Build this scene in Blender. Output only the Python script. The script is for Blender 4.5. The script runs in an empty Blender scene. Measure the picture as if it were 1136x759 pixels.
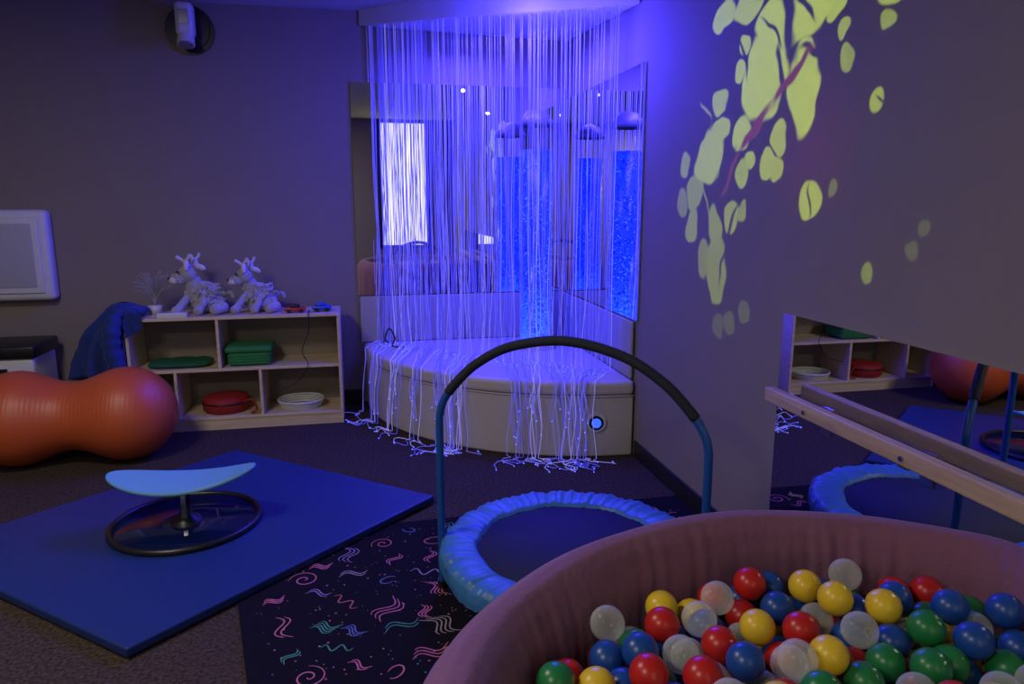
import bpy, bmesh, math, random
import numpy as np
from mathutils import Vector, Matrix
random.seed(7); rng=np.random.RandomState(5)
S=bpy.context.scene
COL=S.collection
pi=math.pi

# ------------------------------------------------------------ materials
def new_mat(name):
    m=bpy.data.materials.new(name); m.use_nodes=True
    return m, m.node_tree.nodes, m.node_tree.links, m.node_tree.nodes['Principled BSDF']
def mat(name,col,rough=.5,metal=0,var=.06,scale=8,bump=0,bscale=200,spec=.5,trans=0,alpha=1,emit=None,estr=0,sheen=0,coat=0,sub=0):
    m,N,L,P=new_mat(name)
    P.inputs['Roughness'].default_value=rough; P.inputs['Metallic'].default_value=metal
    P.inputs['Specular IOR Level'].default_value=spec
    P.inputs['Transmission Weight'].default_value=trans; P.inputs['Alpha'].default_value=alpha
    P.inputs['Sheen Weight'].default_value=sheen; P.inputs['Coat Weight'].default_value=coat
    tc=N.new('ShaderNodeTexCoord'); nz=N.new('ShaderNodeTexNoise'); nz.inputs['Scale'].default_value=scale
    nz.inputs['Detail'].default_value=4
    L.new(tc.outputs['Object'],nz.inputs['Vector'])
    mx=N.new('ShaderNodeMix'); mx.data_type='RGBA'
    a=[max(0,c*(1-var)) for c in col]; b=[min(1,c*(1+var)) for c in col]
    mx.inputs[6].default_value=(*a,1); mx.inputs[7].default_value=(*b,1)
    L.new(nz.outputs['Fac'],mx.inputs[0]); L.new(mx.outputs[2],P.inputs['Base Color'])
    if bump:
        n2=N.new('ShaderNodeTexNoise'); n2.inputs['Scale'].default_value=bscale; n2.inputs['Detail'].default_value=3
        L.new(tc.outputs['Object'],n2.inputs['Vector'])
        bp=N.new('ShaderNodeBump'); bp.inputs['Strength'].default_value=bump; bp.inputs['Distance'].default_value=.01
        L.new(n2.outputs['Fac'],bp.inputs['Height']); L.new(bp.outputs[0],P.inputs['Normal'])
    if emit:
        P.inputs['Emission Color'].default_value=(*emit,1); P.inputs['Emission Strength'].default_value=estr
    return m
def wood(name,c1,c2,axis=0):
    m,N,L,P=new_mat(name)
    tc=N.new('ShaderNodeTexCoord'); mp=N.new('ShaderNodeMapping')
    sc=[14,14,14]; sc[axis]=1.2; mp.inputs['Scale'].default_value=sc
    nz=N.new('ShaderNodeTexNoise'); nz.inputs['Scale'].default_value=3; nz.inputs['Detail'].default_value=6; nz.inputs['Distortion'].default_value=.6
    rp=N.new('ShaderNodeValToRGB'); rp.color_ramp.elements[0].position=.3; rp.color_ramp.elements[1].position=.7
    rp.color_ramp.elements[0].color=(*c1,1); rp.color_ramp.elements[1].color=(*c2,1)
    L.new(tc.outputs['Object'],mp.inputs[0]); L.new(mp.outputs[0],nz.inputs[0]); L.new(nz.outputs[0],rp.inputs[0]); L.new(rp.outputs[0],P.inputs['Base Color'])
    P.inputs['Roughness'].default_value=.45
    return m

M_wall=mat('taupe_paint',(.240,.205,.172),.8,var=.03,scale=2,bump=.08,bscale=250)
M_ceil=mat('ceiling_tile',(.45,.45,.46),.9,bump=.2,bscale=120)
M_base=mat('rubber_baseboard',(.012,.012,.013),.5)
M_white=mat('white_plastic',(.62,.63,.64),.4)
M_vinyl=mat('white_vinyl',(.52,.48,.45),.42,var=.03,bump=.12,bscale=25)
M_pad_w=mat('wall_pad_vinyl',(.36,.34,.33),.5,var=.03,bump=.12,bscale=25)
M_black=mat('black_plastic',(.01,.01,.011),.35)
M_foam=mat('black_foam',(.012,.016,.028),.8,bump=.2,bscale=300)
M_steel=mat('steel',(.5,.5,.5),.25,1)
M_mirror=mat('mirror_glass',(.82,.83,.84),.0,1,var=0)
M_birch=wood('birch_ply',(.54,.43,.28),(.70,.58,.39),0)
M_birchY=wood('pine_rail',(.42,.29,.17),(.58,.43,.26),1)
M_mat=mat('blue_mat_vinyl',(.010,.030,.150),.42,var=.08,scale=3,bump=.06,bscale=40)
M_bluecloth=mat('navy_cloth',(.008,.028,.19),.9,bump=.3,bscale=60,sheen=.1)
M_pad=mat('blue_pad_vinyl',(.045,.18,.42),.42,var=.12,scale=12,bump=.35,bscale=22)
M_jump=mat('jump_mat',(.006,.008,.045),.75,bump=.3,bscale=500)
M_tube=mat('blue_steel',(.014,.09,.34),.35,.1)
M_lblue=mat('light_blue_plastic',(.14,.38,.60),.35,var=.03)
M_dblue=mat('dark_blue_gloss',(.003,.008,.045),.08)
M_purple=mat('mauve_suede',(.20,.078,.138),.85,var=.14,scale=5,bump=.25,bscale=70,sheen=.2)
def orange():
    m,N,L,P=new_mat('orange_rubber')
    P.inputs['Roughness'].default_value=.45
    tc=N.new('ShaderNodeTexCoord'); w=N.new('ShaderNodeTexWave'); w.bands_direction='X'; w.inputs['Scale'].default_value=14
    L.new(tc.outputs['Object'],w.inputs[0]); b=N.new('ShaderNodeBump'); b.inputs['Strength'].default_value=.14; b.inputs['Distance'].default_value=.004
    L.new(w.outputs['Fac'],b.inputs['Height']); L.new(b.outputs[0],P.inputs['Normal'])
    nz=N.new('ShaderNodeTexNoise'); nz.inputs['Scale'].default_value=2
    mx=N.new('ShaderNodeMix'); mx.data_type='RGBA'; mx.inputs[6].default_value=(.44,.070,.018,1); mx.inputs[7].default_value=(.56,.105,.030,1)
    L.new(tc.outputs['Object'],nz.inputs[0]); L.new(nz.outputs[0],mx.inputs[0]); L.new(mx.outputs[2],P.inputs['Base Color'])
    return m
M_orange=orange()
M_green=mat('green_fabric',(.02,.20,.05),.8,bump=.3,bscale=120)
M_dgreen=mat('dark_green_fabric',(.008,.10,.04),.85,bump=.3,bscale=90)
M_red=mat('red_fabric',(.30,.012,.012),.7,bump=.3,bscale=90)
M_plush=mat('silver_plush',(.36,.35,.40),.9,var=.35,scale=40,bump=.9,bscale=90,sheen=.5)
M_plushw=mat('white_plush',(.62,.60,.64),.9,bump=.6,bscale=90,sheen=.5)
M_clearfib=mat('clear_fibre',(.40,.40,.48),.3)
M_yellowrubber=mat('red_plastic',(.5,.02,.02),.3)
M_bluetoy=mat('blue_plastic',(.02,.08,.45),.3)

def carpet():
    m,N,L,P=new_mat('charcoal_carpet')
    tc=N.new('ShaderNodeTexCoord'); a=N.new('ShaderNodeTexNoise'); a.inputs['Scale'].default_value=75; a.inputs['Detail'].default_value=4
    rp=N.new('ShaderNodeValToRGB'); e=rp.color_ramp.elements
    e[0].position=.32; e[0].color=(.022,.016,.013,1); e[1].position=.74; e[1].color=(.088,.063,.050,1)
    L.new(tc.outputs['Object'],a.inputs[0]); L.new(a.outputs[0],rp.inputs[0]); L.new(rp.outputs[0],P.inputs['Base Color'])
    P.inputs['Roughness'].default_value=.95; P.inputs['Specular IOR Level'].default_value=.1
    b=N.new('ShaderNodeBump'); b.inputs['Strength'].default_value=.7; b.inputs['Distance'].default_value=.006
    L.new(a.outputs[0],b.inputs['Height']); L.new(b.outputs[0],P.inputs['Normal'])
    return m
M_carpet=carpet()

# ------------------------------------------------------------ builder
class B:
    def __init__(s,name,mats):
        s.bm=bmesh.new(); s.mats=mats; s.name=name
    def add(s,t,mi=0,smooth=True,M=None):
        if M is not None: bmesh.ops.transform(t,matrix=M,verts=t.verts)
        for f in t.faces: f.material_index=mi; f.smooth=smooth
        me=bpy.data.meshes.new('t'); t.to_mesh(me); t.free(); s.bm.from_mesh(me); bpy.data.meshes.remove(me)
    def box(s,lo,hi,mi=0,bev=0,seg=2,M=None,smooth=False):
        t=bmesh.new(); bmesh.ops.create_cube(t,size=1)
        lo=Vector(lo);hi=Vector(hi);c=(lo+hi)/2;d=hi-lo
        for v in t.verts: v.co=Vector((v.co.x*d.x+c.x,v.co.y*d.y+c.y,v.co.z*d.z+c.z))
        if bev: bmesh.ops.bevel(t,geom=t.edges[:],offset=bev,segments=seg,profile=.5,affect='EDGES')
        s.add(t,mi,smooth or bev>0 and seg>2,M)
    def ell(s,c,r,mi=0,M=None,u=24,v=14):
        t=bmesh.new(); bmesh.ops.create_uvsphere(t,u_segments=u,v_segments=v,radius=1)
        if not hasattr(r,'__len__'): r=(r,r,r)
        A=Matrix.Translation(c)@(M if M else Matrix())@Matrix.Diagonal((*r,1))
        s.add(t,mi,True,A)
    def cyl(s,a,b,r,mi=0,n=20,r2=None,smooth=True):
        a=Vector(a);b=Vector(b);d=b-a
        t=bmesh.new(); bmesh.ops.create_cone(t,cap_ends=True,segments=n,radius1=r,radius2=r if r2 is None else r2,depth=d.length)
        q=Vector((0,0,1)).rotation_difference(d.normalized()).to_matrix().to_4x4()
        s.add(t,mi,False,Matrix.Translation((a+b)/2)@q)
    def tube(s,pts,r,mi=0,n=8,closed=False,caps=True):
        pts=[Vector(p) for p in pts]; m=len(pts)
        rr=r if hasattr(r,'__len__') else [r]*m
        t=bmesh.new(); rings=[]; up=None
        for i,p in enumerate(pts):
            if closed: d=(pts[(i+1)%m]-pts[i-1])
            else: d=pts[min(i+1,m-1)]-pts[max(i-1,0)]
            if d.length<1e-9: d=Vector((0,0,1))
            d.normalize()
            if up is None:
                up=d.orthogonal().normalized()
            else:
                up=(up-d*up.dot(d)); 
                up=up.normalized() if up.length>1e-6 else d.orthogonal().normalized()
            w=d.cross(up)
            rings.append([t.verts.new(p+(up*math.cos(2*pi*k/n)+w*math.sin(2*pi*k/n))*rr[i]) for k in range(n)])
        for i in range(m if closed else m-1):
            A=rings[i];C=rings[(i+1)%m]
            for k in range(n): t.faces.new((A[k],A[(k+1)%n],C[(k+1)%n],C[k]))
        if caps and not closed:
            t.faces.new(rings[0][::-1]); t.faces.new(rings[-1])
        s.add(t,mi,True)
    def grid(s,f,nu,nv,cu=False,cv=False,mi=0,M=None,smooth=True,flip=False):
        t=bmesh.new(); V=[[t.verts.new(f(i/(nu if cu else nu-1),j/(nv if cv else nv-1))) for j in range(nv)] for i in range(nu)]
        for i in range(nu if cu else nu-1):
            for j in range(nv if cv else nv-1):
                q=(V[i][j],V[(i+1)%nu][j],V[(i+1)%nu][(j+1)%nv],V[i][(j+1)%nv])
                if flip:q=q[::-1]
                t.faces.new(q)
        s.add(t,mi,smooth,M)
    def lathe(s,prof,n=32,mi=0,M=None,c=(0,0,0)):
        c=Vector(c); k=len(prof)
        def f(u,v):
            j=round(v*(k-1)); r,z=prof[j]; a=2*pi*u
            return c+Vector((max(r,1e-4)*math.cos(a),max(r,1e-4)*math.sin(a),z))
        s.grid(f,n,k,cu=True,mi=mi,M=M)
    def poly(s,pts,z0,z1,mi=0,bev=0):
        t=bmesh.new(); vs=[t.verts.new((x,y,z0)) for x,y in pts]; f=t.faces.new(vs)
        r=bmesh.ops.extrude_face_region(t,geom=[f]); vv=[g for g in r['geom'] if isinstance(g,bmesh.types.BMVert)]
        for v in vv: v.co.z=z1
        bmesh.ops.recalc_face_normals(t,faces=t.faces)
        if bev: bmesh.ops.bevel(t,geom=t.edges[:],offset=bev,segments=3,profile=.5,affect='EDGES')
        s.add(t,mi,False)
    def done(s,parent=None):
        me=bpy.data.meshes.new(s.name); bmesh.ops.recalc_face_normals(s.bm,faces=s.bm.faces)
        s.bm.to_mesh(me); s.bm.free()
        for m in s.mats: me.materials.append(m)
        o=bpy.data.objects.new(s.name,me); COL.objects.link(o)
        if parent: o.parent=parent
        return o
def empty(name):
    e=bpy.data.objects.new(name,None); COL.objects.link(e); return e
def smooth_path(P,k=8):
    P=[Vector(p) for p in P]; out=[]
    for i in range(len(P)-1):
        p0=P[max(i-1,0)];p1=P[i];p2=P[i+1];p3=P[min(i+2,len(P)-1)]
        for j in range(k):
            t=j/k
            out.append(.5*((2*p1)+(p2-p0)*t+(2*p0-5*p1+4*p2-p3)*t*t+(3*p1-p0-3*p2+p3)*t**3))
    out.append(P[-1]); return out

# ------------------------------------------------------------ room shell
XR=1.58; YB=5.45; XL=-3.3; YF=-1.3; H=2.8
def shell(name,lo,hi,m):
    b=B(name,[m]); b.box(lo,hi); return b.done()
shell('floor',(XL-.1,YF-.1,-.1),(XR+.1,YB+.1,0),M_carpet)
shell('ceiling',(XL-.1,YF-.1,H),(XR+.1,YB+.1,H+.1),M_ceil)
shell('wall_back',(XL-.1,YB,0),(XR+.1,YB+.1,H),M_wall)
shell('wall_right',(XR,YF-.1,0),(XR+.1,YB,H),M_wall)
shell('wall_left',(XL-.1,YF-.1,0),(XL,YB,H),M_wall)
shell('wall_front',(XL,YF-.1,0),(XR,YF,H),M_wall)
b=B('baseboard_back',[M_base]); b.box((XL,YB-.012,0),(0.0,YB,.1),bev=.003); b.done()
b=B('baseboard_right',[M_base]); b.box((XR-.012,YF,0),(XR,3.88,.1),bev=.003); b.done()
b=B('baseboard_left',[M_base]); b.box((XL,YF,0),(XL+.012,YB-.012,.1),bev=.003); b.done()

# lit window in the wall behind the photographer (seen in the corner mirror)
M_glow=mat('backlit_blind',(.8,.8,.75),.8,emit=(1.0,.98,.66),estr=1.5)
b=B('window_1',[M_glow,M_black,M_white])
for i in range(16):
    x=.42+i*.045
    b.box((x,YF+.02,.80),(x+.034,YF+.03,2.74),0)
b.box((.36,YF,.75),(.41,YF+.05,2.78),1); b.box((1.15,YF,.75),(1.20,YF+.05,2.78),1)
b.box((.36,YF,2.745),(1.20,YF+.05,2.78),1); b.box((.36,YF,.75),(1.20,YF+.05,.80),1)
b.done()

# ------------------------------------------------------------ corner mirrors
b=B('corner_wall_mirror',[M_mirror,M_steel])
b.box((-.01,YB-.012,.82),(XR-.014,YB-.004,2.33),0)
b.done()
b=B('corner_wall_mirror',[M_mirror,M_steel]); b.box((XR-.012,3.89,.82),(XR-.004,YB-.014,2.25),0); b.done()
b=B('long_wall_mirror',[M_mirror]); b.box((XR-.012,.0,.16),(XR-.004,2.43,1.088),0); b.done()

# ------------------------------------------------------------ quarter-round padded platform
PR=1.55; pc=(XR-.012,YB-.012)
def sector(R,n=48):
    p=[pc]
    for i in range(n+1):
        a=pi+ (pi/2)*i/n
        p.append((pc[0]+R*math.cos(a),pc[1]+R*math.sin(a)))
    return p
b=B('padded_platform',[M_vinyl,M_steel,M_white,M_pad_w])
b.poly(sector(PR-.012),0,.372,0,.012)
b.poly(sector(PR),.375,.465,0,.028)
arc=[(pc[0]+(PR-.008)*math.cos(pi+pi/2*i/48),pc[1]+(PR-.008)*math.sin(pi+pi/2*i/48),.373) for i in range(49)]
b.tube(arc,.006,0,6)
b.box((.0,YB-.03,.467),(.78,YB-.012,.81),3,.006,3); b.box((.785,YB-.03,.467),(XR-.035,YB-.012,.81),3,.006,3)
b.box((XR-.03,3.93,.467),(XR-.012,4.65,.81),3,.006,3); b.box((XR-.03,4.655,.467),(XR-.012,YB-.014,.81),3,.006,3)
plat=b.done()
M_led=mat('blue_led',(.05,.1,.9),.3,emit=(.03,.10,1),estr=1.6)
d=Vector((1.342-pc[0],3.92-pc[1],0)).normalized(); p0=Vector((pc[0],pc[1],.215))+d*(PR-.0125)
b=B('illuminated_switch',[M_white,M_led,M_black])
b.cyl(p0,p0+d*.012,.058,0,32); b.cyl(p0+d*.012,p0+d*.016,.043,2,32); b.cyl(p0+d*.016,p0+d*.024,.028,1,24)
b.done()

# ------------------------------------------------------------ bubble tube
def water():
    m,N,L,P=new_mat('lit_bubbling_water')
    tc=N.new('ShaderNodeTexCoord'); v=N.new('ShaderNodeTexVoronoi'); v.inputs['Scale'].default_value=75
    n=N.new('ShaderNodeTexNoise'); n.inputs['Scale'].default_value=55; n.inputs['Detail'].default_value=5
    L.new(tc.outputs['Object'],v.inputs['Vector']); L.new(tc.outputs['Object'],n.inputs['Vector'])
    mu=N.new('ShaderNodeMath'); mu.operation='MULTIPLY'; L.new(v.outputs['Distance'],mu.inputs[0]); L.new(n.outputs['Fac'],mu.inputs[1])
    rp=N.new('ShaderNodeValToRGB'); e=rp.color_ramp.elements
    e[0].position=.06; e[0].color=(.008,.035,1,1); e[1].position=.42; e[1].color=(.0,.004,.62,1)
    L.new(mu.outputs[0],rp.inputs[0])
    P.inputs['Base Color'].default_value=(.0,.01,.2,1); P.inputs['Roughness'].default_value=.2
    L.new(rp.outputs[0],P.inputs['Emission Color'])
    sx=N.new('ShaderNodeSeparateXYZ'); L.new(tc.outputs['Object'],sx.inputs[0])
    mr=N.new('ShaderNodeMapRange'); mr.inputs[1].default_value=.5; mr.inputs[2].default_value=.95; mr.inputs[3].default_value=9; mr.inputs[4].default_value=2.0
    L.new(sx.outputs[2],mr.inputs[0]); L.new(mr.outputs[0],P.inputs['Emission Strength'])
    return m
M_water=water()
M_bub=mat('air_bubble',(.1,.3,1),.1,emit=(.04,.13,1),estr=1.5)
def acryl():
    m,N,L,P=new_mat('clear_acrylic')
    out=N['Material Output']; tr=N.new('ShaderNodeBsdfTransparent'); gl=N.new('ShaderNodeBsdfGlossy'); gl.inputs['Roughness'].default_value=.05
    lw=N.new('ShaderNodeLayerWeight'); lw.inputs[0].default_value=.2
    mx=N.new('ShaderNodeMixShader'); L.new(lw.outputs['Facing'],mx.inputs[0]); L.new(tr.outputs[0],mx.inputs[1]); L.new(gl.outputs[0],mx.inputs[2]); L.new(mx.outputs[0],out.inputs[0])
    return m
M_acr=acryl()
M_cap=mat('tube_cap_plastic',(.11,.11,.14),.4)
TX,TY=1.235,5.0
TR=.118
b=B('bubble_tube',[M_water,M_acr,M_vinyl,M_bub,M_cap])
b.cyl((TX,TY,.466),(TX,TY,.50),.16,2,40)
b.lathe([(TR-.007,.50),(TR-.007,1.85),(.0,1.852)],48,0,c=(TX,TY,0))
b.lathe([(TR,.50),(TR,2.0),(TR-.002,2.03)],48,1,c=(TX,TY,0))
b.lathe([(TR+.004,2.01),(TR+.007,2.02),(TR+.007,2.035),(TR-.02,2.07),(TR*.55,2.11),(.0,2.13)],48,4,c=(TX,TY,0))
for i in range(650):
    a=rng.rand()*2*pi; z=.52+1.31*rng.rand()**1.5; r=.003+.004*rng.rand()
    b.ell((TX+(TR-.0065)*math.cos(a),TY+(TR-.0065)*math.sin(a),z),(r,r,r*.7),3,u=8,v=5)
b.done()

# ------------------------------------------------------------ fibre-optic canopy + curtain
A0=Vector((.07,5.43)); A1=Vector((1.565,4.00)); nrm=Vector((-(A1-A0).y,(A1-A0).x)).normalized()*-1
if nrm.y>0: nrm=-nrm
def edge(t,off=0): 
    return A0.lerp(A1,t)+nrm*(.02*math.sin(pi*t)-off)
def ez(t): return 2.70-.13*t
b=B('fibre_optic_canopy',[M_white])
t_=bmesh.new()
lowr=[];upr=[]
for i in range(25):
    e=edge(i/24); lowr.append(t_.verts.new((e.x,e.y,ez(i/24)))); upr.append(t_.verts.new((e.x,e.y,H-.001)))
cl=t_.verts.new((pc[0],pc[1],2.66)); cu=t_.verts.new((pc[0],pc[1],H-.001))
for i in range(24):
    t_.faces.new((lowr[i],lowr[i+1],upr[i+1],upr[i])); t_.faces.new((lowr[i+1],lowr[i],cl)); t_.faces.new((upr[i],upr[i+1],cu))
t_.faces.new((lowr[0],upr[0],cu,cl)); t_.faces.new((lowr[-1],cl,cu,upr[-1]))
b.add(t_,0,False)
b.done()
def fibmat(n,c,e):
    m=mat(n,(.35,.35,.7),.3,emit=c,estr=e); m.cycles.emission_sampling='NONE'; return m
F1=fibmat('side_glow_fibre_a',(.14,.13,1),.40); F2=fibmat('side_glow_fibre_b',(.04,.04,1),.42); F3=fibmat('side_glow_fibre_c',(.36,.32,1),.50)
M_tip=fibmat('fibre_tip',(.07,.12,1),2.6)
b=B('fibre_optic_curtain',[F1,F2,F3,M_tip])
C2=Vector(pc)
NS=170
hanks=[-3.0,-2.80,-2.62,-2.47,-2.33,-1.96,-1.86]
for i in range(NS):
    t=((i+.5)/NS)**1.12*.93+.014+rng.uniform(-.008,.008)
    e=edge(t,.015+rng.choice([0,.03,.06]))
    x,y=e; P=[]
    ph=rng.rand()*6; am=rng.uniform(.002,.010)
    rad=Vector((x,y))-C2; inside=rad.length<PR-.03
    ztop=ez(t)+.002; zb=.474 if inside else .02
    nn=16
    for k in range(nn+1):
        f=k/nn; z=ztop+(zb-ztop)*f
        w=am*f*(1+1.5*f)
        P.append(Vector((x+w*math.sin(ph+f*14+math.sin(f*5)),y+w*math.cos(ph*1.3+f*11),z)))
    if inside:
        P[-1].z=.472
        kind=rng.rand()
        dirv=Vector((-.20+rng.uniform(-.05,.05),-1)).normalized()
        bq=rad.dot(dirv); s_hit=-bq+math.sqrt(bq*bq-(rad.length_squared-PR*PR))
        hit=rad+dirv*s_hit; ang1=math.atan2(hit.y,hit.x)
        if ang1>0: ang1=-3.08
        hk=min(hanks,key=lambda h:abs(h-ang1))
        ang1=ang1*.55+hk*.45+rng.uniform(-.02,.02)
        ang1=max(-3.10,min(-1.64,ang1))
        tgt=Vector((math.cos(ang1),math.sin(ang1)))*(PR+.02)
        reach=1 if kind>.40 else rng.uniform(.08,.5)
        for k in range(1,10):
            f=k/9*reach; q=rad.lerp(tgt,f)+Vector((.010*math.sin(f*11+ph)*(1-f),0))
            P.append(Vector((C2.x+q.x,C2.y+q.y,.473+.006*abs(math.sin(f*7+ph)))))
        if kind>.40:
            zend=.012 if kind>.62 else rng.uniform(.06,.34)
            for k in range(1,8):
                f=k/7; z=.46+(zend-.46)*f; r=PR+.012+.02*math.sin(f*pi)+.04*f*f; a=ang1+.008*math.sin(f*5+ph)
                P.append(Vector((C2.x+r*math.cos(a),C2.y+r*math.sin(a),z)))
            if kind>.62:
                r0=PR+.052; Lf=rng.uniform(.04,.24); sw=rng.uniform(-.08,.08)
                for k in range(1,8):
                    f=k/7; r=r0+Lf*f; aa=ang1+.008*math.sin(5+ph)+sw*f+.02*(math.sin(f*8+ph)-math.sin(ph))
                    P.append(Vector((C2.x+r*math.cos(aa),C2.y+r*math.sin(aa),.008+.03*max(0,math.sin(f*pi*1.5+ph))*f)))
    else:
        for k in range(1,7):
            f=k/6; P.append(Vector((x-.03*f+.02*math.sin(f*7+ph),min(y-.2*f*rng.uniform(.9,1.1),5.4),.012)))
    b.tube(P,.0021,int(rng.choice([0,1,2],p=[.42,.38,.20])),4,caps=False)
    b.ell(P[-1],.0038,3,u=6,v=4)
b.done()

# ------------------------------------------------------------ storage shelf
sx0,sx1,sy0,sy1,sz=-1.476,-.14,4.93,5.30,.765
b=B('storage_shelf',[M_birch,M_wall])
T=.019
b.box((sx0,sy0,sz-T),(sx1,sy1,sz),0,.002,2)
b.box((sx0,sy0+.003,0),(sx0+T,sy1,sz-T),0,.002,2); b.box((sx1-T,sy0+.003,0),(sx1,sy1,sz-T),0,.002,2)
b.box((sx0+T,sy0+.005,.40),(sx1-T,sy1-.01,.40+T),0,.002,2)
b.box((sx0+T,sy0+.005,.07),(sx1-T,sy1-.01,.07+T),0,.002,2)
b.box((sx0+T,sy0+.01,0),(sx1-T,sy0+.03,.07),0)
b.box((-.93,sy0+.005,.40+T),(-.93+T,sy1-.01,sz-T),0,.002,2)
b.box((-1.21,sy0+.005,.07+T),(-1.21+T,sy1-.01,.40),0,.002,2); b.box((-.68,sy0+.005,.07+T),(-.68+T,sy1-.01,.40),0,.002,2)
b.box((sx0+T,sy1-.009,.02),(sx1-T,sy1-.001,sz-T),1)
b.done()

zs=.40+T; zb_=.07+T
b=B('folded_green_cloth',[M_dgreen])
def fg(u,v):
    a=2*pi*u; p=(v-.5)*pi
    return Vector((-1.19+.20*math.copysign(abs(math.cos(a))**.5,math.cos(a))*math.cos(p)**.5,5.09+.12*math.copysign(abs(math.sin(a))**.5,math.sin(a))*math.cos(p)**.5,zs+.022+.022*math.sin(p)+(.008*math.sin(9*a) if v>.5 else 0)*math.cos(p)))
b.grid(fg,48,14,cu=True); b.done()
b=B('green_storage_basket',[M_green])
b.box((-.88,4.97,zs),(-.60,5.20,zs+.105),0,.035,6); b.box((-.89,4.96,zs+.09),(-.59,5.21,zs+.135),0,.02,5)
for i in range(4): b.box((-.875,4.966,zs+.016+i*.018),(-.605,4.972,zs+.024+i*.018),0,.003,2)
b.done()
b=B('red_pouch',[M_red,M_black])
b.lathe([(.0,0),(.13,.0),(.15,.02),(.152,.05),(.15,.08),(.14,.10),(.08,.115),(0,.118)],40,0,c=(-.93,5.11,zb_))
b.tube([(-.93+.153*math.cos(a),5.11+.153*math.sin(a),zb_+.07) for a in [2*pi*i/40 for i in range(40)]],.005,1,6,closed=True)
b.tube(smooth_path([(-.80,5.0,zb_+.08),(-.74,4.97,zb_+.10),(-.71,4.97,zb_+.03),(-.75,4.96,zb_+.012)]),.008,0,6)
b.done()
b=B('coiled_white_hoop',[M_white])
for k in range(4):
    b.tube([(-.43+(.13+.008*k)*math.cos(a+k),5.10+(.12+.008*k)*math.sin(a+k),zb_+.009+.015*k) for a in [2*pi*i/40 for i in range(40)]],.008,0,8,closed=True)
b.done()

b=B('white_book',[M_white,M_black]); b.box((-1.28,4.94,sz),(-1.10,5.00,sz+.03),0,.004,2); b.done()
b=B('sparkle_fibre_plant',[M_clearfib,M_white])
b.lathe([(.0,0),(.035,0),(.045,.06),(.0,.06)],24,1,c=(-1.335,5.15,sz))
for i in range(90):
    a=rng.rand()*2*pi; e=rng.uniform(.03,.14); h=rng.uniform(.16,.30)
    P=[(-1.335+e*f**1.7*math.cos(a),5.15+.7*e*f**1.7*math.sin(a),sz+.05+h*f-.06*f**4) for f in [k/6 for k in range(7)]]
    b.tube(P,.0013,0,4); b.ell(P[-1],.0028,0,u=6,v=4)
b.done()

def plush(name,cx,cy,s,flip,horn):
    f=-1 if flip else 1
    E=empty(name)
    b=B('plush_body',[M_plush])
    def q(x,y,z): return (cx+f*x*s,cy+y*s,sz+z*s)
    b.ell(q(.02,.0,.11),(.11*s,.085*s,.105*s)); b.ell(q(.05,0,.07),(.10*s,.09*s,.065*s))
    b.ell(q(-.04,-.01,.19),(.055*s,.05*s,.075*s))
    hr=Matrix.Rotation(.45*f,4,'Y')
    b.ell(q(-.07,-.03,.265),(.062*s,.052*s,.052*s),M=hr)
    b.ell(q(-.125,-.05,.235),(.05*s,.036*s,.034*s),M=hr)
    b.tube(smooth_path([q(-.05,-.03,.14),q(-.10,-.09,.08),q(-.13,-.13,.035)]),.026*s,0,10); b.ell(q(-.135,-.135,.034),.032*s)
    b.tube(smooth_path([q(.02,-.03,.14),q(.03,-.10,.09),q(.0,-.13,.035)]),.026*s,0,10); b.ell(q(0,-.135,.034),.032*s)
    b.tube(smooth_path([q(.10,-.02,.06),q(.15,-.08,.045),q(.11,-.14,.038)]),.032*s,0,10); b.ell(q(.105,-.14,.038),.036*s)
    b.tube(smooth_path([q(.12,.03,.10),q(.18,.03,.13),q(.20,.02,.09)]),.014*s,0,8)
    for i in range(70):
        a=rng.uniform(-.2,pi+.2); h=rng.uniform(-1,1); 
        px,py,pz=.02+.105*math.cos(a)*math.cos(h),-.08*abs(math.sin(a))*math.cos(h),.12+.10*math.sin(h)
        b.tube([q(px*.9,py*.9,pz),q(px*1.12+rng.uniform(-.02,.02),py*1.15-.01,pz+rng.uniform(-.02,.02)),q(px*1.2+rng.uniform(-.02,.02),py*1.2-.012,max(.01,pz-rng.uniform(0,.035)))],[.010*s,.009*s,.004*s],0,5)
    o=b.done(E)
    m=o.modifiers.new('r','REMESH'); m.mode='VOXEL'; m.voxel_size=.005; m.use_smooth_shade=True
    b=B('plush_head_parts',[M_plushw,M_black])
    for k in (-1,1):
        b.ell(q(-.045+.02*k,-.02+.045*k,.325),(.018*s,.028*s,.042*s),0,M=Matrix.Rotation(.5*k,4,'X'))
        b.ell(q(-.03+.045*k,-.03,.31),(.035*s,.016*s,.018*s),0,M=Matrix.Rotation(.5*k*f,4,'Y'))
        if horn:
            b.tube(smooth_path([q(-.06,-.02+.02*k,.30),q(-.06+.02*k,-.02+.04*k,.35),q(-.09+.03*k,-.02+.065*k,.385)]),.012*s,0,8)
            b.tube(smooth_path([q(-.06+.02*k,-.02+.04*k,.345),q(-.03+.02*k,-.02+.05*k,.375),q(-.02+.02*k,-.02+.05*k,.40)]),.010*s,0,8)
        b.ell(q(-.118,-.04+.04*k-.01,.285),.009*s,1,u=10,v=8)
    b.ell(q(-.15,-.055,.228),(.032*s,.034*s,.028*s),0); b.ell(q(-.178,-.06,.24),(.010*s,.014*s,.009*s),1)
    b.done(E)
plush('plush_reindeer',-1.04,5.15,1.0,False,True)
plush('plush_donkey',-.69,5.15,.92,False,True)
b=B('toy_car',[M_yellowrubber,M_black]); b.box((-.50,5.00,sz+.012),(-.36,5.07,sz+.035),0,.008,3); b.box((-.46,5.005,sz+.033),(-.40,5.065,sz+.055),1,.008,3)
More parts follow.
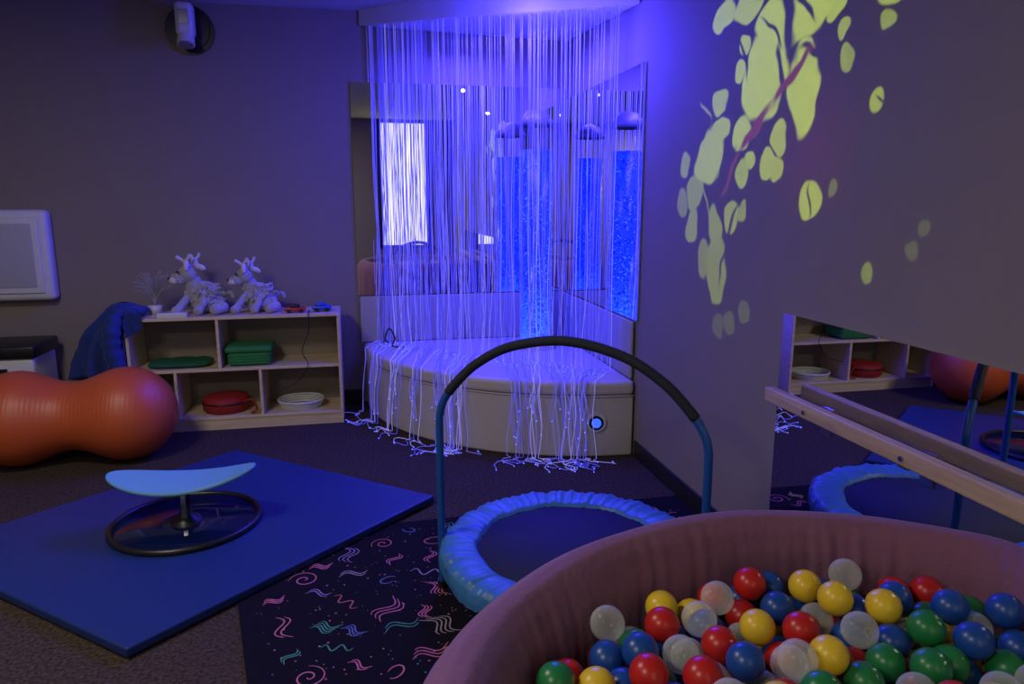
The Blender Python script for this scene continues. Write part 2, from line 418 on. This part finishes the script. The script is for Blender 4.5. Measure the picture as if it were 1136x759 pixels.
for x in(-.47,-.39):
    for y in (4.998,5.072): b.cyl((x,y-.005,sz+.014),(x,y+.005,sz+.014),.014,1,14)
b.done()
b=B('toy_car',[M_bluetoy,M_black]); b.box((-.32,5.02,sz+.012),(-.19,5.09,sz+.04),0,.01,3); b.box((-.29,5.025,sz+.038),(-.23,5.085,sz+.06),0,.01,3)
for x in(-.29,-.22):
    for y in (5.018,5.092): b.cyl((x,y-.005,sz+.014),(x,y+.005,sz+.014),.014,1,14)
b.done()
b=B('power_cable',[M_black]); b.tube(smooth_path([(-.345,5.10,sz+.005),(-.34,4.99,sz+.006),(-.34,4.92,sz+.002),(-.34,4.912,.66),(-.39,4.912,.52),(-.36,4.912,.42),(-.45,4.915,.30),(-.60,4.92,.25)]),.003,0,6); b.done()

# navy jacket draped over the shelf end
b=B('draped_jacket',[M_bluecloth])
def jk(u,v):
    a=2*pi*u; z=.86-.50*v
    wx=.05+.105*min(1,v*3.0)**.6+.02*v; wy=.06+.09*min(1,v*2.5)**.7
    if v<.02: wx=.03; wy=.03
    if v>.98: wx*=.6; wy*=.6
    fo=1+(.05+.16*v)*math.sin(a*7+v*2)+(.03+.10*v)*math.sin(a*12-v*4+1)
    cx=-1.50-.13*min(1,v*1.3)+.012*math.sin(v*9)
    return Vector((min(cx+wx*fo*math.cos(a),-1.482 if v>.2 else 0),5.06+wy*fo*math.sin(a)-.04*v,z+.02*math.sin(a*3+2)*v+.03*math.sin(a*2)*v))
b.grid(jk,120,50,cu=True)
b.grid(lambda u,v: Vector((-1.44+.085*math.cos(2*pi*u)*math.cos((v-.5)*pi)*(1+.12*math.sin(10*pi*u)),5.05+.12*math.sin(2*pi*u)*math.cos((v-.5)*pi),sz+.040+.037*math.sin((v-.5)*pi))),48,14,cu=True)
b.tube(smooth_path([(-1.50,4.95,.82),(-1.53,4.89,.72),(-1.54,4.88,.60),(-1.52,4.88,.45),(-1.53,4.88,.36)],6),[.03+.022*min(1,i/6)+.006*math.sin(i*1.9) for i in range(25)],0,14)
b.grid(lambda u,v: Vector((-1.47+.11*u+.006*math.sin(v*9),4.925-.012-.006*math.sin(u*14)-.01*v,sz+.05-.17*v*(1-.35*u))),18,14)
b.done()

# ------------------------------------------------------------ peanut ball
b=B('peanut_exercise_ball',[M_orange])
def pn(u,v):
    a=pi*u; X=-.56*math.cos(a)
    d=abs(X)
    if d>.285: r=math.sqrt(max(0,.275**2-(d-.285)**2))
    else: r=.275-.075*(.5+.5*math.cos(pi*d/.285))
    return Vector((X,r*math.cos(2*pi*v),r*math.sin(2*pi*v)))
b.grid(pn,90,56,cv=True)
o=b.done(); o.location=(-1.655,4.49,.275); o.rotation_euler=(0,0,math.radians(-1))

b=B('lidded_bin',[M_white,M_black])
b.box((-2.60,4.97,0),(-2.03,5.33,.53),0,.02,3); b.box((-2.62,4.95,.53),(-2.01,5.35,.615),1,.018,3)
b.box((-2.45,4.965,.44),(-2.18,4.975,.47),1,.003,2)
b.done()
M_grey=mat('grey_panel',(.38,.39,.42),.5)
b=B('wall_changing_station',[M_white,M_grey])
b.box((-2.85,YB-.11,.85),(-2.0,YB,1.45),0,.035,5)
b.box((-2.80,YB-.125,.90),(-2.05,YB-.105,1.40),0,.01,4)
b.box((-2.76,YB-.130,.94),(-2.09,YB-.12,1.36),1,.005,3)
b.box((-2.55,YB-.145,1.36),(-2.30,YB-.11,1.385),0,.006,3)
b.done()

b=B('wall_mounted_floodlight',[M_black,M_white,M_led,M_steel])
c=Vector((-1.035,YB,2.62))
b.cyl(c,c+Vector((0,-.02,0)),.155,0,48); b.cyl(c+Vector((0,-.02,0)),c+Vector((0,-.035,0)),.125,0,48)
b.cyl(c+Vector((0,-.03,-.01)),c+Vector((0,-.09,-.01)),.03,0,20)
b.box(c+Vector((-.055,-.20,-.07)),c+Vector((.055,-.08,.14)),1,.03,5)
b.cyl(c+Vector((0,-.15,-.06)),c+Vector((0,-.17,-.12)),.05,1,28,r2=.055)
b.cyl(c+Vector((0,-.17,-.12)),c+Vector((0,-.172,-.128)),.045,3,28)
b.box(c+Vector((-.03,-.206,.0)),c+Vector((.03,-.198,.09)),3,.003,2)
b.done()

# ------------------------------------------------------------ exercise mat
b=B('exercise_mat',[M_mat])
b.poly([(-.759,4.36),(.329,3.43),(-.803,2.369),(-1.89,3.30)],.0095,.046,0,.008)
b.done()

# ------------------------------------------------------------ balance rocker
E=empty('balance_rocker')
bx,by,bz=-.82,3.345,.0465
b=B('base',[M_black,M_dblue,M_steel])
b.tube([(bx+.315*math.cos(a),by+.315*math.sin(a),bz+.014) for a in [2*pi*i/72 for i in range(72)]],.014,0,12,closed=True)
b.lathe([(.0,.012),(.10,.010),(.30,.014),(.31,.004),(0,.0)],64,1,c=(bx,by,bz))
b.lathe([(.07,.010),(.06,.03),(.028,.045),(.022,.10),(.022,.15),(.045,.178),(.05,.186),(0,.186)],32,0,c=(bx,by,bz))
b.box((bx-.012,by-.034,bz+.03),(bx+.012,by-.02,bz+.15),2,.003,2)
b.done(E)
b=B('seat_board',[M_lblue])
MB=Matrix.Translation((bx,by,bz+.190))@Matrix.Rotation(math.radians(-12),4,'Z')@Matrix.Rotation(math.radians(-3.5),4,'Y')
BW=.335;BD=.14
def bd(off):
    def f(u,v):
        r=u; a=2*pi*v; x=BW*r*math.cos(a); y=BD*r*math.sin(a)
        return Vector((x,y,off+.058*(x/BW)**2))
    return f
b.grid(bd(.016),14,72,cv=True,M=MB); b.grid(bd(0),14,72,cv=True,M=MB,flip=True)
b.grid(lambda u,v:Vector((BW*math.cos(2*pi*v)*(1+.012*math.sin(pi*u)),BD*math.sin(2*pi*v)*(1+.02*math.sin(pi*u)),.016*u+.058*math.cos(2*pi*v)**2)),5,72,cv=True,M=MB)
b.done(E)

# ------------------------------------------------------------ confetti rug
M_rug=mat('black_rug',(.008,.0065,.014),.95,bump=.5,bscale=300,spec=.1)
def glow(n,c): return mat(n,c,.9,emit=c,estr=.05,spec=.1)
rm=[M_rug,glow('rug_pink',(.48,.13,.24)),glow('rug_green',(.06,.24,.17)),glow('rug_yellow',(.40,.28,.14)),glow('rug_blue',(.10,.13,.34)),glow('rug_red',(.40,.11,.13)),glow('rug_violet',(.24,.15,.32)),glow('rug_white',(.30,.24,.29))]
b=B('confetti_rug',rm)
rq=[(-.615,3.22),(1.56,3.26),(1.56,-.25),(.10,-.25)]
b.poly(rq,0.0005,.008,0,0)
def ribbon(P,w,mi,z=.0086):
    t=bmesh.new(); vs=[]
    for i,p in enumerate(P):
        d=Vector(P[min(i+1,len(P)-1)])-Vector(P[max(i-1,0)]); 
        n=Vector((-d.y,d.x)).normalized() if d.length>0 else Vector((0,1))
        f=i/(len(P)-1); ww=w*(.35+.65*math.sin(pi*f)**.5)/2
        vs.append((t.verts.new((p[0]+n.x*ww,p[1]+n.y*ww,z)),t.verts.new((p[0]-n.x*ww,p[1]-n.y*ww,z))))
    for i in range(len(vs)-1): t.faces.new((vs[i][0],vs[i][1],vs[i+1][1],vs[i+1][0]))
    b.add(t,mi,False)
def inrug(x,y):
    return -.2<y<3.20 and x<1.53 and x> (-.58+(3.22-y)*.206)
placed=[]
tries=0
while len(placed)<260 and tries<24000:
    tries+=1
    x=rng.uniform(-.6,1.55);y=rng.uniform(-.2,3.2)
    sc=rng.uniform(.55,1.1); rr=.030+.058*sc
    if any((x-q[0])**2+(y-q[1])**2<(rr+q[2])**2 for q in placed): continue
    if not inrug(x+.8*rr,y+.8*rr) or not inrug(x-.9*rr,y-.8*rr): continue
    placed.append((x,y,rr*.65)); k=rng.randint(7); rot=rng.rand()*2*pi; mi=int(rng.choice([1,1,1,1,1,1,1,2,3,4,5,5,6,7,7])); ca,sa=math.cos(rot)*sc,math.sin(rot)*sc
    R=lambda p:(x+p[0]*ca-p[1]*sa,y+p[0]*sa+p[1]*ca)
    if k in(0,1,5):
        for j in range(rng.randint(2,5)):
            ribbon([R((-.075+.14*f+.012*j,.020*j-.035+.024*math.sin(2*pi*f+.35*j))) for f in [q/18 for q in range(19)]],.0055,mi)
    elif k==2:
        ribbon([R((.014*a*.5*math.cos(a*1.2),.014*a*.5*math.sin(a*1.2))) for a in [.4+9*q/36 for q in range(37)]],.0055,mi)
    elif k in (3,6):
        ribbon([R((-.08+.16*f,.024*math.sin(4*pi*f))) for f in [q/24 for q in range(25)]],.006,mi)
    else:
        ribbon([R((.045*math.cos(a),.030*math.sin(a))) for a in [5.0*q/20 for q in range(21)]],.006,mi)
for i in range(1500):
    x=rng.uniform(-.55,1.5);y=rng.uniform(-.2,3.15)
    if not inrug(x-.02,y): continue
    r=rng.uniform(.002,.005); k=rng.randint(3,6); a0=rng.rand()*6; t=bmesh.new()
    t.faces.new([t.verts.new((x+r*math.cos(a0+2*pi*j/k),y+r*math.sin(a0+2*pi*j/k),.0084)) for j in range(k)])
    b.add(t,int(rng.choice([1,1,2,3,4,5,6,7,7])),False)
b.done()

# ------------------------------------------------------------ mini trampoline
E=empty('mini_trampoline')
tx,ty=.757,2.463
b=B('spring_pad',[M_pad,M_jump,M_tube,M_black])
prof=[(.355,.207),(.365,.220),(.40,.230),(.45,.232),(.482,.226),(.500,.208),(.504,.175),(.500,.145)]
def pad(u,v):
    a=2*pi*u; k=len(prof)-1; f=v*k; i=min(int(f),k-1); g=f-i
    r=prof[i][0]*(1-g)+prof[i+1][0]*g; z=prof[i][1]*(1-g)+prof[i+1][1]*g
    w=.003*math.sin(a*30+2*math.sin(a*5)+v*2)+.003*math.sin(a*67+1+v*5)+.003*math.sin(a*17+v*7)+.0015*math.sin(a*120+v*9)
    edgew=.010*math.sin(a*9)*abs(v-.5)
    return Vector((tx+(r+edgew+w*.4)*math.cos(a),ty+(r+edgew+w*.4)*math.sin(a),.0+z+w*(.4+v*.7)))
b.grid(pad,480,28,cu=True)
b.lathe([(0,.207),(.37,.207),(.37,.203),(0,.203)],64,1,c=(tx,ty,0))
b.tube([(tx+.485*math.cos(a),ty+.485*math.sin(a),.19) for a in [2*pi*i/72 for i in range(72)]],.014,2,10,closed=True)
for k in range(6):
    a=k*pi/3+math.atan2(.157,-.472)
    if k in (0,3): continue
    px,py=tx+.478*math.cos(a),ty+.478*math.sin(a)
    b.cyl((px,py,.02),(px,py,.19),.013,2,14); b.cyl((px,py,.0095),(px,py,.04),.018,3,14)
b.done(E)
b=B('handle_bar',[M_tube,M_foam,M_black])
Lp=Vector((.275,2.61)); Rp=Vector((1.08,2.03)); mid=(Lp+Rp)/2; hv=(Rp-Lp)/2
prf=[(-1,.01),(-1,.35),(-1,.66),(-.992,.72),(-.955,.775),(-.86,.84),(-.68,.925),(-.4,1.0),(0,1.035),(.4,1.0),(.68,.925),(.86,.84),(.955,.775),(.992,.72),(1,.66),(1,.35),(1,.01)]
P3=[(mid.x+hv.x*t,mid.y+hv.y*t,z) for t,z in prf]
sp=smooth_path(P3,8)
b.tube(sp,.0145,0,14)
b.tube(sp[8*5-4:8*11+4],.0175,1,16)
b.cyl((Lp.x,Lp.y,.0095),(Lp.x,Lp.y,.04),.019,2,16); b.cyl((Rp.x,Rp.y,.0095),(Rp.x,Rp.y,.04),.019,2,16)
for q in (Lp,Rp):
    dq=(Vector((tx,ty))-q).normalized()
    b.cyl((q.x,q.y,.19),(q.x+dq.x*.03,q.y+dq.y*.03,.19),.02,0,12)
b.done(E)

# ------------------------------------------------------------ ball pit
cx,cy,Ro=.87,.75,.905
prof=[(.03,.0095),(.006,.03),(.0,.10),(-.004,.30),(.0,.52),(.008,.60),(.026,.66),(.055,.705),(.085,.722),(.115,.718),(.142,.69),(.16,.64),(.168,.57),(.17,.48),(.172,.42)]
def pitpt(a,d,z):
    rho=Ro-d; x=cx+rho*math.cos(a); y=cy+rho*math.sin(a)
    lim=1.555-d; k=.05
    h=max(0,min(1,.5+.5*(lim-x)/k)); x=lim*(1-h)+x*h-k*h*(1-h) if x>lim-k else x
    return Vector((x,y,z))
b=B('ball_pit',[M_purple])
def pit(u,v):
    a=2*pi*u; k=len(prof)-1; f=v*k; i=min(int(f),k-1); g=f-i
    d=prof[i][0]*(1-g)+prof[i+1][0]*g; z=prof[i][1]*(1-g)+prof[i+1][1]*g
    inner=max(0,min(1,(v-.60)*4)); outer=max(0,1-abs(v-.30)*5)
    mod=.6+.4*math.sin(a*11+1)
    w=inner*mod*(.0035*math.sin(a*70+3*math.sin(7*a))+.003*math.sin(a*127+v*2+2*math.sin(5*a)))+outer*.003*math.sin(a*35+2*math.sin(4*a)+v*6)
    w+=.004*math.sin(a*9+v*8)*math.sin(a*4)
    z2=z+.005*math.sin(a*5)*min(1,max(0,(z-.3)*4))
    return pitpt(a,d+w,z2)
b.grid(pit,640,58,cu=True)
b.poly([tuple(pitpt(2*pi*i/96,.165,0))[:2] for i in range(96)],.42,.44,0,0)
b.done()

cols=[('red',(.50,.016,.012)),('blue',(.010,.065,.30)),('green',(.014,.19,.05)),('yellow',(.76,.52,.025))]
bmats=[mat('ball_'+n,c,.32,var=.02,spec=.45) for n,c in cols]
def clearball():
    m,N,L,P=new_mat('ball_clear'); out=N['Material Output']
    P.inputs['Base Color'].default_value=(.88,.91,.86,1); P.inputs['Roughness'].default_value=.12
    nz=N.new('ShaderNodeTexNoise'); nz.inputs['Scale'].default_value=18
    tc=N.new('ShaderNodeTexCoord'); L.new(tc.outputs['Object'],nz.inputs[0])
    tr=N.new('ShaderNodeBsdfTransparent'); tr.inputs[0].default_value=(.97,.99,.97,1)
    lw=N.new('ShaderNodeLayerWeight'); lw.inputs[0].default_value=.3
    mr=N.new('ShaderNodeMapRange'); mr.inputs[3].default_value=.06; mr.inputs[4].default_value=.60; L.new(lw.outputs['Facing'],mr.inputs[0])
    ad=N.new('ShaderNodeMath'); ad.operation='MULTIPLY_ADD'; L.new(nz.outputs[0],ad.inputs[0]); ad.inputs[1].default_value=.15; L.new(mr.outputs[0],ad.inputs[2])
    mx=N.new('ShaderNodeMixShader'); L.new(ad.outputs[0],mx.inputs[0]); L.new(tr.outputs[0],mx.inputs[1]); L.new(P.outputs[0],mx.inputs[2]); L.new(mx.outputs[0],out.inputs[0])
    return m
bmats.append(clearball())
b=B('ball_pit_balls',bmats)
R=.0375; D=2*R; pos=np.zeros((0,3)); zfloor=.441+R
def inside(x,y):
    dx=x-cx; dy=y-cy
    return math.hypot(dx,dy)<Ro-.176-R-.004 and x<1.555-.176-R-.006
def dropz(x,y):
    if len(pos)==0: return zfloor
    d2=(pos[:,0]-x)**2+(pos[:,1]-y)**2; m=d2<D*D*.985
    if not m.any(): return zfloor
    return max(zfloor,(pos[m,2]+np.sqrt(D*D-d2[m])).max())
while len(pos)<1300:
    best=None
    for _ in range(45):
        while True:
            x=rng.uniform(cx-.75,cx+.75); y=rng.uniform(cy-.75,cy+.75)
            if inside(x,y): break
        z=dropz(x,y)
        if best is None or z<best[2]: best=(x,y,z)
    x,y,z=best
    for _ in range(25):
        a=rng.rand()*6.283; st=.008; x2=x+st*math.cos(a); y2=y+st*math.sin(a)
        if inside(x2,y2):
            z2=dropz(x2,y2)
            if z2<z: x,y,z=x2,y2,z2
    if z>.648: break
    pos=np.vstack([pos,[x,y,z]])
for p in pos:
    b.ell(tuple(p),R,int(rng.choice(5,p=[.19,.20,.16,.21,.24])),u=20,v=12)
b.done()

# ------------------------------------------------------------ barre in front of the wall mirror
b=B('wooden_ballet_barre',[M_birchY,M_steel])
b.box((1.474,.15,.768),(1.511,2.37,.820),0,.005,3)
for y in (2.12,1.66,1.1,.5):
    b.box((1.478,y-.02,.760),(XR-.012,y+.02,.768),1,.003,2); b.box((XR-.018,y-.025,.70),(XR-.012,y+.025,.80),1,.002,2)
    b.cyl((1.468,y,.79),(1.475,y,.79),.008,1,12)
b.done()
b=B('cable_coil',[M_black]); 
b.tube(smooth_path([(.20,5.30,.475),(.17,5.25,.52),(.20,5.22,.60),(.24,5.25,.52),(.22,5.2,.475),(.30,5.15,.472)]),.006,0,6); b.done()

# ------------------------------------------------------------ effect projector on the left wall
Lx,Ly,Lz=-2.78,2.4,2.2
b=B('effect_projector',[M_black,M_steel])
b.box((-3.29,2.30,2.10),(-2.86,2.50,2.30),0,.015,3); b.tube([(-2.86,2.4,2.2),(-2.83,2.4,2.2)],.06,1,24,caps=False)
b.box((-3.30,2.36,2.28),(-3.2,2.44,2.45),0,.005,2)
b.done()
ld=bpy.data.lights.new('projector_lamp','SPOT'); ld.energy=2200; ld.spot_size=math.radians(50); ld.spot_blend=.1; ld.shadow_soft_size=.004
lo=bpy.data.objects.new('projector_lamp',ld); COL.objects.link(lo)
lo.matrix_world=Matrix(((0,0,-1,Lx),(-1,0,0,Ly),(0,1,0,Lz),(0,0,0,1)))
ld.use_nodes=True; N=ld.node_tree.nodes; L=ld.node_tree.links; em=N['Emission']
def nd(t,**k):
    n=N.new(t)
    for a,v in k.items(): setattr(n,a,v)
    return n
def mth(op,a,bb=None,c=None):
    n=nd('ShaderNodeMath',operation=op)
    for i,v in enumerate((a,bb,c)):
        if v is None: continue
        if isinstance(v,(int,float)): n.inputs[i].default_value=v
        else: L.new(v,n.inputs[i])
    return n.outputs[0]
tc=nd('ShaderNodeTexCoord'); sp_=nd('ShaderNodeSeparateXYZ'); L.new(tc.outputs['Normal'],sp_.inputs[0])
dist=XR-Lx
yy=mth('MULTIPLY_ADD',mth('DIVIDE',sp_.outputs[0],sp_.outputs[2]),dist,Ly)
zz=mth('MULTIPLY_ADD',mth('DIVIDE',sp_.outputs[1],sp_.outputs[2]),-dist,Lz)
cb=nd('ShaderNodeCombineXYZ'); L.new(yy,cb.inputs[0]); L.new(zz,cb.inputs[1])
wn=nd('ShaderNodeTexNoise'); wn.inputs['Scale'].default_value=7; wn.inputs['Detail'].default_value=1; L.new(cb.outputs[0],wn.inputs['Vector'])
vs=nd('ShaderNodeVectorMath',operation='SUBTRACT'); L.new(wn.outputs['Color'],vs.inputs[0]); vs.inputs[1].default_value=(.5,.5,.5)
vm=nd('ShaderNodeVectorMath',operation='MULTIPLY_ADD'); L.new(vs.outputs[0],vm.inputs[0]); vm.inputs[1].default_value=(.10,.10,0); L.new(cb.outputs[0],vm.inputs[2])
PP=vm.outputs[0]
def ellm(y,z,ry,rz,rot,inten,soft=.10):
    s=nd('ShaderNodeVectorMath',operation='SUBTRACT'); L.new(PP,s.inputs[0]); s.inputs[1].default_value=(y,z,0)
    o=s.outputs[0]
    if rot:
        r=nd('ShaderNodeVectorRotate',rotation_type='Z_AXIS'); L.new(o,r.inputs['Vector']); r.inputs['Angle'].default_value=rot; o=r.outputs[0]
    m=nd('ShaderNodeVectorMath',operation='MULTIPLY'); L.new(o,m.inputs[0]); m.inputs[1].default_value=(1/ry,1/rz,0)
    l=nd('ShaderNodeVectorMath',operation='LENGTH'); L.new(m.outputs[0],l.inputs[0])
    mr=nd('ShaderNodeMapRange'); mr.inputs[1].default_value=1; mr.inputs[2].default_value=1-soft; mr.inputs[3].default_value=0; mr.inputs[4].default_value=inten
    L.new(l.outputs['Value'],mr.inputs[0]); return mr.outputs[0]
leaves=[
 (3.05,2.28,.10,.070,0,.85),(2.84,2.28,.13,.08,.3,.85),(2.40,2.20,.18,.13,.5,1),(2.69,1.98,.17,.18,-.5,1),(2.43,1.90,.10,.18,.1,1),(2.60,2.16,.17,.13,0,1),
 (2.27,2.13,.038,.048,0,.9),(2.21,2.04,.028,.036,.2,.7),(2.05,1.79,.040,.050,0,.75),(2.00,2.12,.075,.050,0,.8),(2.02,2.03,.040,.034,0,.6),
 (2.86,2.12,.055,.045,0,.9),(2.90,2.02,.050,.045,0,.9),(2.19,1.95,.038,.044,0,.6),(2.14,2.16,.03,.035,0,.6),
 (3.04,1.93,.080,.062,0,.75),(3.03,1.81,.075,.052,0,.8),(3.12,1.69,.14,.13,.35,.8),(2.84,1.78,.085,.085,-.2,.9),(2.76,1.66,.045,.042,0,.8),(2.82,1.61,.050,.046,0,.7),
 (3.36,1.68,.060,.065,0,.5),(2.57,1.74,.055,.060,-.3,.8),(2.64,1.64,.055,.055,.2,.8),(2.57,1.63,.045,.055,0,.75),(2.34,1.51,.065,.072,0,.85),(2.23,1.54,.024,.034,0,.25),
 (3.25,1.54,.09,.095,.2,.5),(3.38,1.50,.05,.06,.2,.35),(3.26,1.38,.08,.085,-.1,.48),(3.04,1.40,.065,.11,.2,.5),(2.89,1.42,.06,.085,-.2,.6),(3.00,1.20,.10,.16,.1,.46),(3.13,1.23,.06,.10,0,.38),(2.80,1.46,.04,.055,0,.5),
 (2.01,1.28,.038,.038,0,.40),(1.83,1.36,.035,.033,0,.14),(1.79,1.43,.035,.033,0,.12),(2.75,1.04,.05,.05,0,.14),(2.86,.98,.05,.05,0,.14),(2.95,.95,.05,.06,0,.12),
]
acc=None
for e in leaves:
    o=ellm(*e); acc=o if acc is None else mth('MAXIMUM',acc,o)
def stem(p,q,w,inten):
    y0,z0=p;y1,z1=q; l=math.hypot(y1-y0,z1-z0)/2; a=math.atan2(z1-z0,y1-y0)
    return ellm((y0+y1)/2,(z0+z1)/2,l,w,-a,inten,.4)
dk=None
for p,q,w in [((2.60,2.36),(2.50,1.98),.045),((2.55,2.25),(2.35,2.10),.014),((2.50,2.05),(2.25,1.98),.02),((2.74,2.22),(2.56,2.05),.012),((2.62,2.12),(2.52,1.80),.022),((2.94,2.20),(2.80,1.98),.012),((2.98,1.95),(2.90,1.6),.014),((3.02,1.62),(2.86,1.74),.014),((2.84,1.55),(2.98,1.1),.014),((2.34,1.59),(2.33,1.43),.007),((2.06,1.81),(2.0,1.77),.006)]:
    o=stem(p,q,w,1); dk=o if dk is None else mth('MAXIMUM',dk,o)
rd=None
for p,q,w in [((2.36,2.06),(2.66,1.84),.028),((2.62,1.88),(2.88,1.68),.026),((2.84,1.72),(3.0,1.50),.020)]:
    o=stem(p,q,w,1); rd=o if rd is None else mth('MAXIMUM',rd,o)
lines=None
for p,q,w in [((3.25,1.98),(3.10,1.84),.012),((3.12,1.86),(3.02,1.60),.010),((3.20,1.58),(3.0,1.35),.008)]:
    o=stem(p,q,w,.5); lines=o if lines is None else mth('MAXIMUM',lines,o)
haze=ellm(2.35,1.68,.30,.30,0,.03,.9)
n3=nd('ShaderNodeTexNoise'); n3.inputs['Scale'].default_value=30; L.new(cb.outputs[0],n3.inputs['Vector'])
tex=mth('MULTIPLY_ADD',n3.outputs[0],.5,.72)
g=mth('MULTIPLY',mth('MULTIPLY',acc,tex),mth('SUBTRACT',1.0,mth('MAXIMUM',dk,rd)))
g=mth('MAXIMUM',g,lines)
cr=nd('ShaderNodeCombineColor')
L.new(mth('ADD',mth('ADD',mth('MULTIPLY',g,.45),mth('MULTIPLY',rd,.13)),haze),cr.inputs[0])
L.new(mth('ADD',mth('MULTIPLY',g,.66),mth('MULTIPLY',rd,.02)),cr.inputs[1])
L.new(mth('ADD',mth('MULTIPLY',g,.03),mth('MULTIPLY',rd,.02)),cr.inputs[2])
L.new(cr.outputs[0],em.inputs['Color']); em.inputs['Strength'].default_value=1.0

# ------------------------------------------------------------ lights
def area(name,loc,size,energy,col,rot=(0,0,0),sy=None):
    l=bpy.data.lights.new(name,'AREA'); l.energy=energy; l.color=col; l.size=size
    if sy: l.shape='RECTANGLE'; l.size_y=sy
    o=bpy.data.objects.new(name,l); COL.objects.link(o); o.location=loc; o.rotation_euler=rot; return o
M_fill=mat('added_fill_face',(.8,.8,.8),.5,emit=(1,.93,.86),estr=.4)  # glowing face of the added ceiling fill panels
for nm,(x,y),e in (('added_fill_panel',(-1.6,2.1),36),('added_fill_panel',(-1.75,-.3),36)):  # unseen panels and lamps, added as warm fill for the closed room
    b=B(nm,[M_white,M_fill]); b.box((x-.32,y-.32,H-.03),(x+.32,y+.32,H-.0005),0,.004,2); b.box((x-.29,y-.29,H-.034),(x+.29,y+.29,H-.029),1); b.done()
    area('added_fill_lamp',(x,y,H-.04),.56,e,(1,.90,.80))
BL=(.05,.033,1)
area('canopy_lamp',(1.0,4.9,2.55),.9,80,BL,(0,0,math.radians(-42)),.25)
for loc,e in (((.95,4.36,2.45),38),((1.22,4.06,2.30),34)):  # added point lamps without fixtures, to push blue onto the right wall
    p=bpy.data.lights.new('added_blue_fill','POINT'); p.energy=e; p.color=BL; p.shadow_soft_size=.012
    o=bpy.data.objects.new('added_blue_fill',p); COL.objects.link(o); o.location=loc

w=bpy.data.worlds.new('World'); S.world=w; w.use_nodes=True
w.node_tree.nodes['Background'].inputs[0].default_value=(.1,.1,.12,1); w.node_tree.nodes['Background'].inputs[1].default_value=.2

cd=bpy.data.cameras.new('camera'); cam=bpy.data.objects.new('camera',cd); COL.objects.link(cam)
cd.sensor_width=36; cd.lens=25.35; cd.clip_start=.02
cam.location=(0,0,1.5); cam.rotation_euler=(math.radians(79),0,math.radians(-12))
S.camera=cam
S.view_settings.view_transform='Standard'
